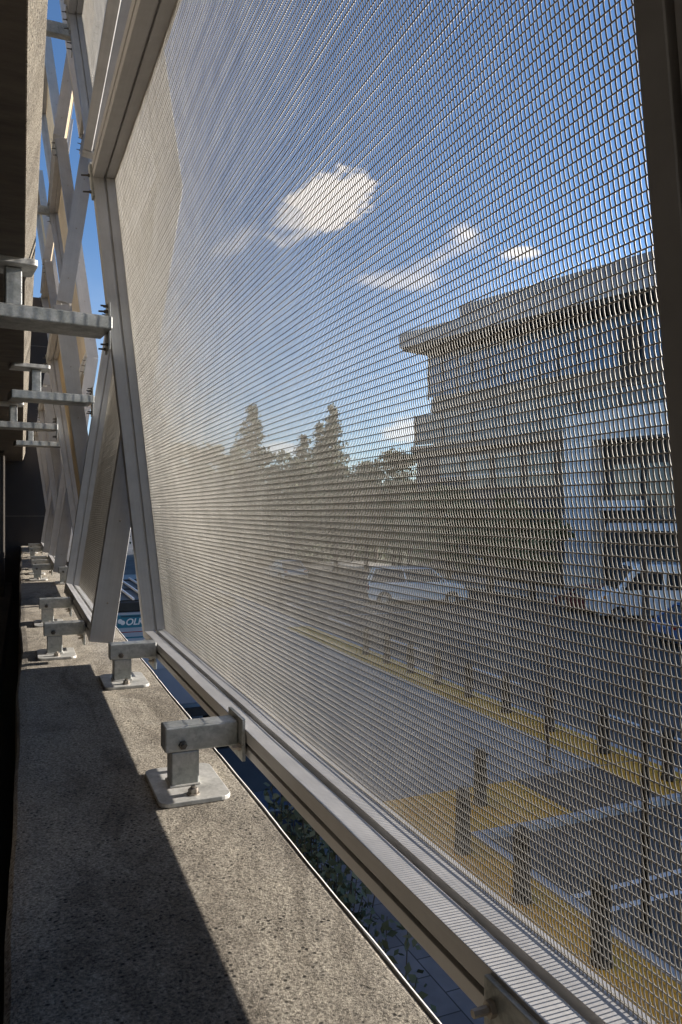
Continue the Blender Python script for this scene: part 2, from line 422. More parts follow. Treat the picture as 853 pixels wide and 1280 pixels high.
for i, (y, lb) in enumerate(((6.78, 'high strut crossing blue sky near the top of the picture'), (10.9, 'lower left one of the two high struts against blue sky'))):
    r = thing('tie_strut', lb, 'strut', (.39, y, 3.98), group='high tie struts')
    MB().box(-.80, -.008, -.04, .04, 0, .10).build('beam', M['galv'], r, .006)
    e = MB().box(-.007, 0, -.05, .05, -.13, .20).build('end_plate', M['galv'], r)
    for z in (-.10, -.05, .13, .17): bolt(e, (-.007, -.03, z), 0, -1, .009, .04)

# ------------------------------------------------------------------ garage structure
def grid_strip(name, xs_fn, y0, y1, ny, z, m):
    pass
garage = thing('parking_garage', 'raw concrete parking garage with ledge and slab edge along the left side', 'building', (0, 0, GZ))
def gpart(name, mb, m, bevel=0): 
    o = mb.build(name, m, garage, bevel); o.location = (0, 0, -GZ); return o
# ledge with a slightly ragged inner edge
mb = MB(); ny = 400; ys = np.linspace(-1.5, 18.2, ny)
wob = np.cumsum(rng.normal(0, .0022, ny)); wob -= np.linspace(wob[0], wob[-1], ny); wob = np.convolve(wob, np.ones(3)/3, 'same')
pr = []
v = []; f = []
for y, w in zip(ys, wob):
    xl = -.028+.6*w+.004*math.sin(y*3)
    v += [(xl-.012, y, -1.35), (xl-.006, y, -.766), (xl+.004, y, -.754), (xl+.03, y, -.75), (.552, y, -.75), (.559, y, -.7525), (.562, y, -.758), (.562, y, -1.35)]
for k in range(ny-1):
    for q in range(7): f.append((k*8+q, k*8+q+1, (k+1)*8+q+1, (k+1)*8+q))
    f.append((k*8+7, k*8, (k+1)*8, (k+1)*8+7))
f.append(tuple(range(8))); f.append(tuple(range((ny-1)*8, ny*8)))
mb.add(v, f); gpart('ledge', mb, M['ledge'])
# pale arris along the outer edge of the ledge
mb = MB(); v = []; f = []
for k, y in enumerate(ys):
    w = .0011*math.sin(y*7.3)+rng.normal(0, .0006)
    v += [(.5625, y, -.775), (.5625, y, -.7500), (.5640+w, y, -.7492), (.5690+w, y, -.7530), (.5700+w, y, -.775)]
for k in range(ny-1):
    for q in range(4): f.append((k*5+q, k*5+q+1, (k+1)*5+q+1, (k+1)*5+q))
mb.add(v, f); gpart('edge_strip', mb, M['pale_edge'])
gpart('lower_wall', MB().box(.10, .50, -3, 18.2, -2.0, -1.352), M['concrete'])
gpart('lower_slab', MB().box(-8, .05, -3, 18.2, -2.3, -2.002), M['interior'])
gpart('basement_wall', MB().box(.02, .40, -3, 18.2, -4.8, -2.302), M['concrete'])
# spandrel above: soffit, splayed edge, face
def spandrel(z0, h):
    gp = MB(); gp.prism([(-.75, z0), (.012, z0), (.014, z0+.004), (.060, z0+.16), (.060, z0+h), (-.75, z0+h)], 1, -3, 18.2); return gp
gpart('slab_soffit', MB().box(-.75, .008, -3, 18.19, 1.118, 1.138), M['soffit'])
gpart('slab_edge', spandrel(1.14, 1.0), M['ledge'])
gpart('upper_slab_edge', spandrel(4.3, 1.0), M['ledge'])
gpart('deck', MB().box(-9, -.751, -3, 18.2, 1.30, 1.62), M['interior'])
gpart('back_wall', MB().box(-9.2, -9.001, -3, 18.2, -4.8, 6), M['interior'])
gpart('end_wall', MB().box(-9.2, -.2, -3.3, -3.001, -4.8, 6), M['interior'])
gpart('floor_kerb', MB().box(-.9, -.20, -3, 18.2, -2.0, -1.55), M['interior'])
for y in (1.6, 9.2, 15.2):
    gpart('column', MB().box(-.75, -.30, y, y+.5, -2.0, 1.117), M['interior'], .02)
# downpipe close to the ledge
r = thing('downpipe', 'slim grey pipe standing upright at the left edge beyond the ledge', 'pipe', (-.34, 8.6, -2))
M['pipe'] = mat('slate_pipe_paint', (.10,.12,.15), (.13,.15,.18), 5, .5)
MB().cyl((0, 0, 0), (0, 0, 3.1), .045, n=16).build('pipe', M['pipe'], r)
MB().cyl((0, 0, 1.62), (0, 0, 1.68), .055, n=16).build('collar', M['pipe'], r)
MB().cyl((0, 0, 2.62), (0, 0, 2.68), .055, n=16).build('collar', M['pipe'], r)
# dark stair tower closing the far end
M['tower'] = mat('dark_brown_cladding', (.030, .022, .018), (.042, .032, .026), 1.2, .6, bmp=.1)
r = thing('stair_tower', 'near black brown clad tower wall closing the far end of the ledge', 'tower', (0, 18.3, GZ))
MB().box(-9, 1.0, 0, 5, 0, 9.6).build('wall', M['tower'], r, .01)
for k in range(5): MB().box(-9.0, 1.004, -.006, -.0005, 1.9*k+.9, 1.9*k+.92).build('joint', M['darkbolt'], r)

# ------------------------------------------------------------------ ground
def flat(name, x0, x1, y0, y1, z, m, n=1):
    o = MB().add([(x0,y0,z),(x1,y0,z),(x1,y1,z),(x0,y1,z)], [(0,1,2,3)]).build(name, m); return tag(o, kind='structure')
M['soil'] = mat('dry_ground', (.11, .10, .07), (.07, .08, .045), .05, .95)
M['asphalt'] = mat('asphalt', (.055, .055, .058), (.095, .093, .096), .8, .85, bmp=.3, bscale=90)
def patched(name, a, b_, c):
    m, nt, bs = nt_new(name); bs.inputs['Roughness'].default_value = .85
    v = coord(nt)
    n = N(nt, 'ShaderNodeTexNoise', Scale=.35, Detail=8, Roughness=.65); L(nt, v, n.inputs['Vector'])
    r = ramp(nt, n.outputs[0], [(.35, a), (.5, b_), (.65, c)])
    vo = N(nt, 'ShaderNodeTexVoronoi', Scale=.22, distance='CHEBYCHEV'); L(nt, v, vo.inputs['Vector'])
    vr = ramp(nt, vo.outputs['Color'], [(.15, (.72, .72, .72)), (.3, (1, 1, 1)), (.8, (1, 1, 1)), (.9, (1.25, 1.24, 1.22))])
    ed = N(nt, 'ShaderNodeTexVoronoi', Scale=.6, feature='DISTANCE_TO_EDGE'); L(nt, v, ed.inputs['Vector'])
    er = ramp(nt, ed.outputs['Distance'], [(0, (.45, .45, .45)), (.012, (1, 1, 1))])
    m1 = N(nt, 'ShaderNodeMix', data_type='RGBA', blend_type='MULTIPLY'); m1.inputs[0].default_value = 1
    L(nt, r.outputs[0], m1.inputs[6]); L(nt, vr.outputs[0], m1.inputs[7])
    m2 = N(nt, 'ShaderNodeMix', data_type='RGBA', blend_type='MULTIPLY'); m2.inputs[0].default_value = .8
    L(nt, m1.outputs[2], m2.inputs[6]); L(nt, er.outputs[0], m2.inputs[7]); L(nt, m2.outputs[2], bs.inputs['Base Color'])
    g = N(nt, 'ShaderNodeTexNoise', Scale=90, Detail=3); L(nt, v, g.inputs['Vector']); bump(nt, bs, g.outputs[0], .3, .01)
    return m
M['asphalt'] = patched('patched_asphalt', (.055, .052, .048), (.082, .077, .071), (.115, .108, .10))
M['walk'] = mat('grey_walkway', (.33, .31, .285), (.42, .395, .36), 1.0, .85, bmp=.2, bscale=60)
M['kerb'] = mat('kerb_concrete', (.42, .42, .42), (.50, .50, .50), 3, .8)
M['white'] = mat('road_paint_white', (.75, .75, .74), (.62, .62, .62), 12, .7)
def yellow():
    m, nt, b = nt_new('yellow_tactile_paving'); b.inputs['Roughness'].default_value = .7
    v = coord(nt); n = N(nt, 'ShaderNodeTexNoise', Scale=1.6, Detail=9, Roughness=.7); L(nt, v, n.inputs['Vector'])
    r = ramp(nt, n.outputs[0], [(.32, (.60, .28, .03)), (.45, (.93, .42, .018)), (.68, (.98, .50, .03))])
    br = N(nt, 'ShaderNodeTexBrick', Scale=1.0); L(nt, v, br.inputs['Vector'])
    br.offset = 0; br.inputs['Brick Width'].default_value = .6; br.inputs['Row Height'].default_value = .6; br.inputs['Mortar Size'].default_value = .006
    br.inputs['Color1'].default_value = (1,1,1,1); br.inputs['Color2'].default_value = (.9,.9,.9,1); br.inputs['Mortar'].default_value = (.45,.4,.3,1)
    mx = N(nt, 'ShaderNodeMix', data_type='RGBA', blend_type='MULTIPLY'); mx.inputs[0].default_value = 1
    L(nt, r.outputs[0], mx.inputs[6]); L(nt, br.outputs[0], mx.inputs[7]); L(nt, mx.outputs[2], b.inputs['Base Color']); return m
M['yellow'] = yellow()
def pavers():
    m, nt, b = nt_new('grey_block_paving'); b.inputs['Roughness'].default_value = .8
    v = coord(nt, rot=(0, 0, R(90))); br = N(nt, 'ShaderNodeTexBrick', Scale=1.0); L(nt, v, br.inputs['Vector'])
    br.inputs['Brick Width'].default_value = .60; br.inputs['Row Height'].default_value = .30; br.inputs['Mortar Size'].default_value = .008
    br.inputs['Color1'].default_value = (.15,.15,.16,1); br.inputs['Color2'].default_value = (.10,.10,.11,1); br.inputs['Mortar'].default_value = (.03,.03,.03,1)
    n = N(nt, 'ShaderNodeTexNoise', Scale=3, Detail=6); L(nt, v, n.inputs['Vector'])
    r = ramp(nt, n.outputs[0], [(.3, (.8,.8,.8)), (.7, (1.15,1.15,1.15))])
    mx = N(nt, 'ShaderNodeMix', data_type='RGBA', blend_type='MULTIPLY'); mx.inputs[0].default_value = 1
    L(nt, br.outputs[0], mx.inputs[6]); L(nt, r.outputs[0], mx.inputs[7]); L(nt, mx.outputs[2], b.inputs['Base Color'])
    bump(nt, b, br.outputs['Fac'], -.4, .01); return m
M['pavers'] = pavers()
flat('ground', -900, 900, -500, 1500, GZ-.15, M['soil'])
flat('road', .4, 29, -60, 300, GZ-.10, M['asphalt'])
# plaza (raised) as slabs with real kerb height
def slab(name, x0, x1, y0, y1, m, z=GZ, t=.12):
    return tag(MB().box(x0, x1, y0, y1, z-t, z).build(name, m, None, .01), kind='structure')
slab('paving', .45, 5.18, -8, 11.35, M['pavers'])
slab('sidewalk', .45, 11.15, 11.36, 60, M['walk'])
slab('sidewalk', 5.184, 6.16, -8, 9.75, M['yellow'])
slab('sidewalk', 5.184, 8.12, 9.89-.136, 11.352, M['yellow'], GZ+.003)
slab('sidewalk', 8.125, 10.0, 9.76, 11.352, mat('brown_paving', (.09, .075, .065), (.12, .1, .085), 4, .85), GZ+.001)
slab('sidewalk', 10.004, 11.15, 9.76, 11.352, M['yellow'])
flat('sidewalk', 10.1, 11.13, 11.37, 30, GZ+.004, M['yellow'])
slab('kerb', 6.164, 6.32, -8, 9.60, M['kerb'], GZ+.006, .15)
slab('kerb', 6.164, 11.32, 9.602, 9.755, M['kerb'], GZ+.006, .15)
slab('kerb', 11.155, 11.32, 9.757, 60, M['kerb'], GZ+.006, .15)
slab('kerb', 26.9, 27.1, -60, 300, M['kerb'], GZ-.0, .15)
slab('sidewalk', 27.11, 31, -60, 300, M['walk'], GZ)
for y in (7.30, 7.72): flat('road_marking', 6.4, 12.5, y, y+.10, GZ-.095, M['white'])
for k in range(9): flat('road_marking', 13.0, 13.12, 12+k*6.0, 14.6+k*6.0, GZ-.095, M['white'])
for k in range(6): flat('road_marking', 13.2+0*k, 17.6, 33+k*2.8, 33.12+k*2.8, GZ-.095, M['white'])

for (x, y, lb) in ((9.3, 8.2, 'round iron manhole cover in the dark road beyond the near kerb'), (15.5, 24.0, 'round iron manhole cover in the middle of the far road')):
    r_ = thing('manhole_cover', lb, 'manhole cover', (x, y, GZ-.096))
    MB().cyl((0, 0, 0), (0, 0, .012), .34, n=28).build('cover', mat('iron_cover', (.03, .028, .026), (.06, .05, .045), 14, .6, .5), r_)
    MB().cyl((0, 0, 0), (0, 0, .006), .41, n=28).build('rim', M['kerb'], r_)
# bollards
M['bollard'] = mat('dark_cast_iron', (.020, .019, .018), (.032, .030, .028), 12, .5, .4)
bm_ = MB(); bm_.lathe((0,0,0), [(.001,0),(.125,0),(.128,.03),(.112,.07),(.104,.60),(.100,.76),(.108,.78),(.108,.83),(.09,.88),(.05,.915),(.001,.925)], 18)
bo0 = bm_.build('bollard', M['bollard'])
bl = [(5.73, 9.23), (5.70, 7.80), (5.68, 6.38), (5.70, 5.00), (6.94, 10.63)] + [(10.68, y) for y in (10.3, 11.95, 13.6, 15.25, 16.9, 18.5, 20.1, 21.7, 23.3)]
names_b = ['dark bollard on the near yellow band next to the kerb corner', 'dark bollard on the near yellow band, second towards the camera from the kerb corner',
   'dark bollard on the near yellow band, third from the kerb corner', 'dark bollard on the near yellow band closest to the camera', 'dark bollard standing just behind the kerb corner bollard, on the wide yellow patch']
for i, (x, y) in enumerate(bl):
    o = bo0 if i == 0 else bo0.copy()
    if i: COL.objects.link(o)
    o.location = (x, y, GZ+.002); o.rotation_euler = (R(random.uniform(-1.3, 1.3)), R(random.uniform(-1.3, 1.3)), random.random()*6)
    lb = names_b[i] if i < 5 else 'dark bollard on the far yellow strip, number %s counted away from the camera' % ['one','two','three','four','five','six','seven','eight','nine'][i-5]
    tag(o, lb, 'bollard', 'dark bollards on the yellow paving')

# street pole seen through the screen near its right edge
r = thing('street_pole', 'thin dark pole rising beside the near yellow band, at the right of the screen', 'pole', (6.60, 6.70, GZ+.002))
p = MB(); p.cyl((0,0,0), (0,0,4.6), .045, .035, 12); p.build('pole', M['bollard'], r)
MB().cyl((0,0,0), (0,0,.10), .09, .085, 12).build('base', M['bollard'], r)
r = thing('street_pole', 'slender brown pole standing in front of the far yellow strip', 'pole', (9.2, 11.8, GZ+.002))
p = MB(); p.cyl((0,0,0), (0,0,3.2), .03, .025, 10); p.build('pole', mat('brown_pole', (.10,.07,.05), (.07,.05,.04), 9, .7), r)
MB().cyl((0,0,0), (0,0,.08), .06, .055, 12).build('base', M['bollard'], r)

# ------------------------------------------------------------------ vehicles
def glassmat():
    m, nt, b = nt_new('vehicle_glass'); b.inputs['Base Color'].default_value = (.02,.025,.03,1); b.inputs['Roughness'].default_value = .06
    v = coord(nt); n = N(nt, 'ShaderNodeTexNoise', Scale=2); L(nt, v, n.inputs['Vector'])
    r = ramp(nt, n.outputs[0], [(.3, (.018,.022,.026)), (.7, (.03,.036,.042))]); L(nt, r.outputs[0], b.inputs['Base Color']); return m
M['vglass'] = glassmat()
M['tyre'] = mat('tyre_rubber', (.018,.018,.018), (.028,.027,.026), 20, .85)
M['rim'] = mat('wheel_alloy', (.5,.5,.5), (.4,.4,.4), 10, .35, .8)
M['red'] = mat('lamp_red', (.35,.02,.015), (.25,.015,.01), 10, .25)
M['lampc'] = mat('lamp_clear', (.7,.7,.68), (.6,.6,.6), 10, .15)
M['amber'] = mat('lamp_amber', (.8,.25,.02), (.7,.2,.02), 10, .3)
M['trim'] = mat('black_trim', (.015,.015,.015), (.025,.025,.025), 10, .6)
def paint(name, c):
    m = mat(name, c, tuple(x*.93 for x in c), 3, .28, .25); m.node_tree.nodes['Principled BSDF'].inputs['Coat Weight'].default_value = .5; return m
def car(label, loc, rz, pm, Lc=4.6, H=1.5, W=1.82, kind='car', group='cars on the street'):
    """front points to +y locally"""
    r = thing('parked_car', label, 'car', loc, (0, 0, rz), group)
    h = H; hl = Lc/2; belt = .60*h+.02
    if kind == 'suv': side = [(-hl, .42), (-hl+.02, .95), (-hl+.10, belt), (hl-1.15, belt+.02), (hl-.30, belt-.12), (hl-.04, .72), (hl, .40), (hl-.1, .25), (-hl+.12, .25)]
    else: side = [(-hl, .38), (-hl+.03, .80), (-hl+.14, belt-.02), (-hl+.9, belt), (hl-1.2, belt), (hl-.35, belt-.20), (hl-.05, .58), (hl, .38), (hl-.12, .22), (-hl+.12, .22)]
    n = len(side); xs = [(-W/2, .94), (-W/2+.07, 1.0), (W/2-.07, 1.0), (W/2, .94)]
    v = []; f = []
    for x, k in xs:
        for (y, z) in side:
            zz = z if z < belt-.05 else z-(1-k)*.6; v.append((x, y*(1-(1-k)*.25), zz))
    for s in range(len(xs)-1):
        for i in range(n): f.append((s*n+i, s*n+(i+1)%n, (s+1)*n+(i+1)%n, (s+1)*n+i))
    f.append(tuple(range(n))[::-1]); f.append(tuple(range((len(xs)-1)*n, len(xs)*n)))
    MB().add(v, f).build('body', pm, r, .05, 3)
    if kind == 'suv': gb = (-hl+.06, hl-1.10); gt = (-hl+.35, hl-1.95)
    else: gb = (-hl+.45, hl-1.15); gt = (-hl+1.15, hl-2.0)
    wb, wt = W/2-.06, W/2-.22
    def trap(z0, z1, k0, k1, grow=0):
        def at(k): return (gb[0]+(gt[0]-gb[0])*k, gb[1]+(gt[1]-gb[1])*k, wb+(wt-wb)*k)
        a = at(k0); b = at(k1)
        vv = []
        for (y0, y1, w), z in ((a, z0), (b, z1)):
            vv += [(-w-grow, y0-grow, z), (w+grow, y0-grow, z), (w+grow, y1+grow, z), (-w-grow, y1+grow, z)]
        return MB().add(vv, [(0,3,2,1),(4,5,6,7),(0,1,5,4),(1,2,6,5),(2,3,7,6),(3,0,4,7)])
    trap(belt-.03, h-.06, 0, 1).build('window_glass', M['vglass'], r, .02)
    trap(h-.075, h, .93, 1.08, .03).build('roof', pm, r, .03, 3)
    # pillars
    def P(k, y, sx):
        w = wb+(wt-wb)*k; return (sx*(w+.008), y, belt-.03+(h-.06-belt+.03)*k)
    for sx in (-1, 1):
        pl = MB()
        for (ya, yb) in ((gb[0], gt[0]), (gb[1], gt[1]), ((gb[0]+gb[1])/2-.1, (gt[0]+gt[1])/2)):
            a = P(0, ya, sx); b = P(1, yb, sx); pl.cyl(a, b, .045, .04, 6)
        pl.build('pillar', pm, r)
    for sx in (-1, 1):
        for y in (-hl+.85, hl-.88):
            t = MB().cyl((sx*(W/2-.20), y, .33), (sx*(W/2+.005), y, .33), .33, .33, 24).build('tyre', M['tyre'], r, .02)
            MB().cyl((sx*(W/2+.005), y, .33), (sx*(W/2+.018), y, .33), .21, .19, 10).build('rim', M['rim'], t)
            MB().cyl((sx*(W/2-.19), y, .34), (sx*(W/2+.002), y, .34), .39, .39, 24).build('wheel_arch', M['trim'], r)
        MB().box(sx*(W/2-.36), sx*(W/2-.08), hl-.10, hl+.0, .58, .72).build('headlight', M['lampc'], r, .015)
        MB().box(sx*(W/2-.30), sx*(W/2-.06), -hl-.005, -hl+.08, .72, .86 if kind != 'suv' else 1.05).build('taillight', M['red'], r, .01)
        MB().box(sx*(W/2-.02), sx*(W/2+.16), gb[1]-.45, gb[1]-.32, belt, belt+.14).build('mirror', pm, r, .02)
    MB().box(-W/2+.08, W/2-.08, hl-.02, hl+.03, .28, .48).build('bumper', M['trim'], r, .02)
    MB().box(-W/2+.08, W/2-.08, -hl-.03, -hl+.02, .28, .52).build('bumper', M['trim'], r, .02)
    return r
ZC = GZ-.098
pw = paint('white_paint', (.88,.87,.86)); ps = paint('silver_paint', (.55,.57,.60)); pb = paint('blue_paint', (.05,.11,.26)); pn = paint('navy_paint', (.02,.03,.06)); prd = paint('dark_red_paint', (.16,.02,.02))
car('silver white suv parked side on in the middle distance, seen through the screen', (19.6, 36.2, ZC), R(-112), pw, 5.3, 1.95, 1.95, 'suv')
car('blue car cut off by the right edge of the picture below the white van', (23.6, 20.6, ZC), R(-100), pb, 4.5, 1.5)
car('dark red car behind the far road lane, low in front of the building', (25.5, 29.0, ZC), R(-4), prd, 4.5, 1.45)
car('navy car parked below the ledge, seen in the gap under the large panel', (2.85, 12.0, GZ), R(0), pn, 4.4, 1.45)
car('small silver car far down the street behind the suv', (17.5, 52.0, ZC), R(0), ps, 4.4, 1.5)
car('navy car far down the street before the conifers', (14.5, 60.0, ZC), R(0), pn, 4.5, 1.5)
# white van at the right
r = thing('white_van', 'tall white van with amber marker lamp at the right edge of the picture', 'van', (26.6, 26.2, ZC), (0, 0, R(64)))
side = [(-2.9, .45), (-2.9, 2.35), (-2.75, 2.55), (1.15, 2.6), (1.35, 2.5), (2.15, 1.45), (2.85, 1.2), (3.0, .95), (3.0, .45), (2.85, .3), (-2.75, .3)]
m_ = MB(); m_.prism(side, 0, -.98, .98); m_.build('body', pw, r, .08, 3)
for sx in (-1, 1):
    MB().prism([(.2, 1.45), (.2, 2.2), (1.25, 2.2), (1.85, 1.45)], 0, sx*.975, sx*.992).build('side_window', M['vglass'], r)
    MB().prism([(-1.6, 1.45), (-1.6, 2.2), (0, 2.2), (0, 1.45)], 0, sx*.975, sx*.990).build('side_window', M['vglass'], r)
    for y in (-1.9, 2.05):
        t = MB().cyl((sx*.78, y, .36), (sx*.99, y, .36), .36, n=24).build('tyre', M['tyre'], r)
        MB().cyl((sx*.99, y, .36), (sx*1.0, y, .36), .22, n=10).build('rim', M['rim'], t)
    MB().box(sx*.6, sx*.92, 2.93, 3.02, .80, 1.0).build('headlight', M['lampc'], r)
    MB().box(sx*.93, sx*1.0, 2.60, 2.72, 1.05, 1.20).build('marker_lamp', M['amber'], r)
    MB().box(sx*.98, sx*1.2, 1.55, 1.7, 1.45, 1.85).build('mirror', M['trim'], r)
v = [(-.82, 1.42, 2.45), (.82, 1.42, 2.45), (.88, 2.16, 1.5), (-.88, 2.16, 1.5)]
MB().add([(x, y+.03, z+.02) for x, y, z in v]+[(x, y-.03, z-.02) for x, y, z in v], [(0,1,2,3),(7,6,5,4),(0,4,5,1),(1,5,6,2),(2,6,7,3),(3,7,4,0)]).build('windscreen', M['vglass'], r)

# utility truck parked along the garage with slatted roof rack and lettered rear
teal = mat('sign_teal', (.02,.16,.24), (.025,.19,.27), 6, .5); wl = mat('sign_white', (.80,.82,.84), (.74,.76,.78), 6, .5)
tb = paint('pale_truck_paint', (.34,.38,.46))
r = thing('box_truck', 'truck with white roof bars and blue lettered rear, between the leaning posts', 'truck', (2.95, 16.0, GZ+.0))
MB().box(-1.25, 1.25, 0, 5.4, .75, 2.76).build('body', tb, r, .03)
MB().box(-1.28, 1.28, -.03, 5.45, 2.762, 2.96).build('roof_band', M['trim'], r, .02)
for k in range(9):
    x = -1.12+k*.28; MB().box(x-.02, x+.02, .05, 5.2, 2.99, 3.03).build('roof_bar', wl, r)
for y in (.12, 2.6, 5.0): MB().box(-1.2, 1.2, y, y+.05, 2.962, 2.988).build('cross_bar', M['trim'], r)
MB().box(-1.0, 1.0, 5.5, 7.2, .6, 2.3).build('cab', tb, r, .15, 3)
MB().box(-.9, .9, 6.9, 7.22, 1.45, 2.1).build('windscreen', M['vglass'], r)
for sx in (-1, 1):
    for y in (1.2, 6.3):
        t = MB().cyl((sx*.9, y, .45), (sx*1.2, y, .45), .45, n=24).build('tyre', M['tyre'], r)
        MB().cyl((sx*1.2, y, .45), (sx*1.21, y, .45), .27, n=12).build('rim', M['rim'], t)
    MB().box(sx*1.05, sx*1.2, -.03, 0, .80, 1.0).build('taillight', M['red'], r)
MB().box(-1.2, 1.2, -.08, 0, .5, .68).build('bumper', M['trim'], r)
pn_ = MB().box(-1.20, 1.20, -.016, -.002, 1.55, 2.74).build('sign_panel', paint('sign_ground', (.42,.47,.56)), r)
s1 = MB().box(-1.17, -.30, -.022, -.017, 2.44, 2.70).build('sign_field', teal, pn_)
MB().box(-1.10, -.66, -.027, -.023, 2.655, 2.685).build('sign_stripe', mat('sign_dark_teal', (.01,.05,.09), (.01,.06,.1), 6, .5), pn_)
for cx, cz, rr in ((-1.115, 2.575, .048), (-1.065, 2.545, .046)): MB().cyl((cx, -.0225, cz), (cx, -.028-.001*rr, cz), rr, n=20).build('sign_emblem', wl, pn_)
def text(s, size, parent, loc, rot, m, name='lettering', ext=.004, shear=.25):
    c = bpy.data.curves.new(name, 'FONT'); c.body = s; c.size = size; c.extrude = ext; c.shear = shear; c.offset = size*.02
    t = bpy.data.objects.new('tmp', c); COL.objects.link(t); dg = bpy.context.evaluated_depsgraph_get(); dg.update()
    me = bpy.data.meshes.new_from_object(t.evaluated_get(dg)); bpy.data.objects.remove(t)
    me.materials.clear(); me.materials.append(m)
    o = bpy.data.objects.new(name, me); COL.objects.link(o); o.parent = parent; o.location = loc; o.rotation_euler = rot; return o
text('OLK', .185, pn_, (-1.015, -.026, 2.495), (R(90), 0, 0), wl)
MB().box(-1.1, .9, -.02, -.017, 2.34, 2.355).build('sign_line', M['red'], pn_)
MB().box(-1.1, .7, -.02, -.017, 2.22, 2.25).build('sign_line', teal, pn_)

# ------------------------------------------------------------------ office building opposite
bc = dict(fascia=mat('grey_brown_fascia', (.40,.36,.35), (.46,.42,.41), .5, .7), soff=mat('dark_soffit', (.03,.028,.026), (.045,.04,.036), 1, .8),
   wall=mat('dark_brick', (.11,.085,.07), (.15,.115,.09), 2, .85), band=mat('grey_spandrel', (.15,.13,.11), (.19,.165,.14), 1, .75),
   portal=mat('pale_concrete_frame', (.66,.65,.63), (.74,.73,.71), .6, .75), mull=mat('dark_mullion', (.04,.045,.05), (.06,.065,.07), 3, .5))
def bglass(name, c, rough=.07):
    m, nt, b = nt_new(name); b.inputs['Roughness'].default_value = rough; b.inputs['Metallic'].default_value = .1
    v = coord(nt, (.3, .3, .6)); n = N(nt, 'ShaderNodeTexNoise', Scale=1.2, Detail=3); L(nt, v, n.inputs['Vector'])
    r = ramp(nt, n.outputs[0], [(.3, c), (.7, tuple(x*.6 for x in c))]); L(nt, r.outputs[0], b.inputs['Base Color']); return m
bc['g1'] = bglass('blue_glass', (.09,.17,.26)); bc['g2'] = bglass('grey_glass', (.10,.12,.13)); bc['g3'] = mat('window_blind', (.22, .21, .19), (.28, .27, .24), 3, .6)
cx_, cy_ = 34.6, 34.3; TH_ = math.atan2(.2716, .9624)
bld = thing('office_building', 'office building with overhanging flat roof, blue glass top storey and pale portal', 'building', (cx_, cy_, GZ), (0, 0, TH_))
def b_(name, x0, x1, y0, y1, z0, z1, m, parent=bld, bev=0): return MB().box(x0, x1, y0, y1, z0, z1).build(name, m, parent, bev)
T = 20.5; S = -12.8
# local: -x faces the street, +y recedes
b_('wall', .3, 26, S, T, 0, 9.6, bc['wall'])
b_('wall', .6, 26, S, T-1.5, 9.6, 17.0, bc['band'])
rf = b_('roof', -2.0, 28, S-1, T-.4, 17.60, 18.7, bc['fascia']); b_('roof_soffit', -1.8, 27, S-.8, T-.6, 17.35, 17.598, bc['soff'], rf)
for q in range(14): b_('fascia_joint', -2.006, -2.0, S+.5+q*2.3, S+.53+q*2.3, 17.62, 18.69, bc['mull'], rf)
b_('roof_parapet', -1.2, 25, S, T-6, 18.702, 19.9, mat('parapet_cladding', (.27,.24,.24), (.32,.29,.285), .6, .7), rf)
b_('roof_unit', 4, 7, 0, 4, 19.9, 21.2, bc['band'], rf)
# top storey glass
y = S+.3
while y < T-1.8:
    w = b_('window', .52, .596, y, y+1.42, 13.9, 17.2, bc['g1']); b_('mullion', .44, .519, y+1.42, y+1.52, 13.7, 17.3, bc['mull'], w); y += 1.52
b_('spandrel', .40, .598, S, T-1.5, 12.6, 13.68, bc['band'])
y = S+.3
while y < T-1.8:
    w = b_('window', .50, .596, y, y+2.9, 10.2, 12.55, bc['g2']); bl_ = random.random()
    if bl_ < .45: b_('blind', .49, .499, y+.1, y+2.8, 12.5-bl_*3, 12.5, bc['g3'], w)
    b_('mullion', .42, .499, y+2.9, y+3.04, 10.1, 12.6, bc['mull'], w); y += 3.04
b_('recess_shade_panel', .30, .39, 1.2, 2.4, 12.8, 16.2, bc['soff'])  # flat dark panel, the shade of a recess is put into its colour
b_('ledge', -.10, .598, 5.3, T+.3, 9.605, 10.05, bc['band'])
for z0, z1 in ((6.6, 9.0), (3.6, 5.6), (.4, 2.9)):
    y = S+.5
    while y < T-2:
        if not (z0 < 8 and -11 < y < 3.6):
            w = b_('window', .22, .298, y, y+2.2, z0, z1, bc['g2']); b_('frame', .18, .219, y, y+2.2, z0+.9, z0+.98, bc['portal'], w)
        y += 2.8
# pale portal frame
po = b_('portal_beam', -1.6, -.2, -9.0, 5.27, 9.2, 11.0, bc['portal'], bld, .03)
b_('portal_pier', -1.6, -.2, 3.3, 5.27, 0, 9.198, bc['portal'], bld, .03)
b_('portal_pier', -1.6, -.2, -9.0, -7.2, 0, 9.198, bc['portal'], bld, .03)
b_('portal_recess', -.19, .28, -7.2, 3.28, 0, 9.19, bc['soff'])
for k in range(4):
    for z0 in (.5, 4.4): b_('window', -.28, -.192, -7.0+k*2.6, -4.8+k*2.6, z0, z0+3.3, bc['g2'])
b_('entrance_canopy', -2.6, -.3, -3.8, 1.6, 3.75, 4.15, bc['portal'])
b_('entrance_sign', -1.2, -.9, .2, 3.2, 4.9, 5.5, bc['portal'])
# unseen block added outside the frame, height set so it shades the street
wing = thing('street_shade_block', 'unseen block added right of the office building to shade the street', 'building', (41.0, -16, GZ))
MB().box(0, 14, 0, 38.9, 0, 14.2).build('wall', bc['wall'], wing)
MB().box(-.2, 14.5, -.6, 39.0, 14.202, 14.5).build('roof', bc['fascia'], wing)
for k in range(12):
    for z in (1.2, 5.2, 9.2): MB().box(-.05, -.002, 1+k*3.1, 3.2+k*3.1, z, z+2.4).build('window', bc['g2'], wing)

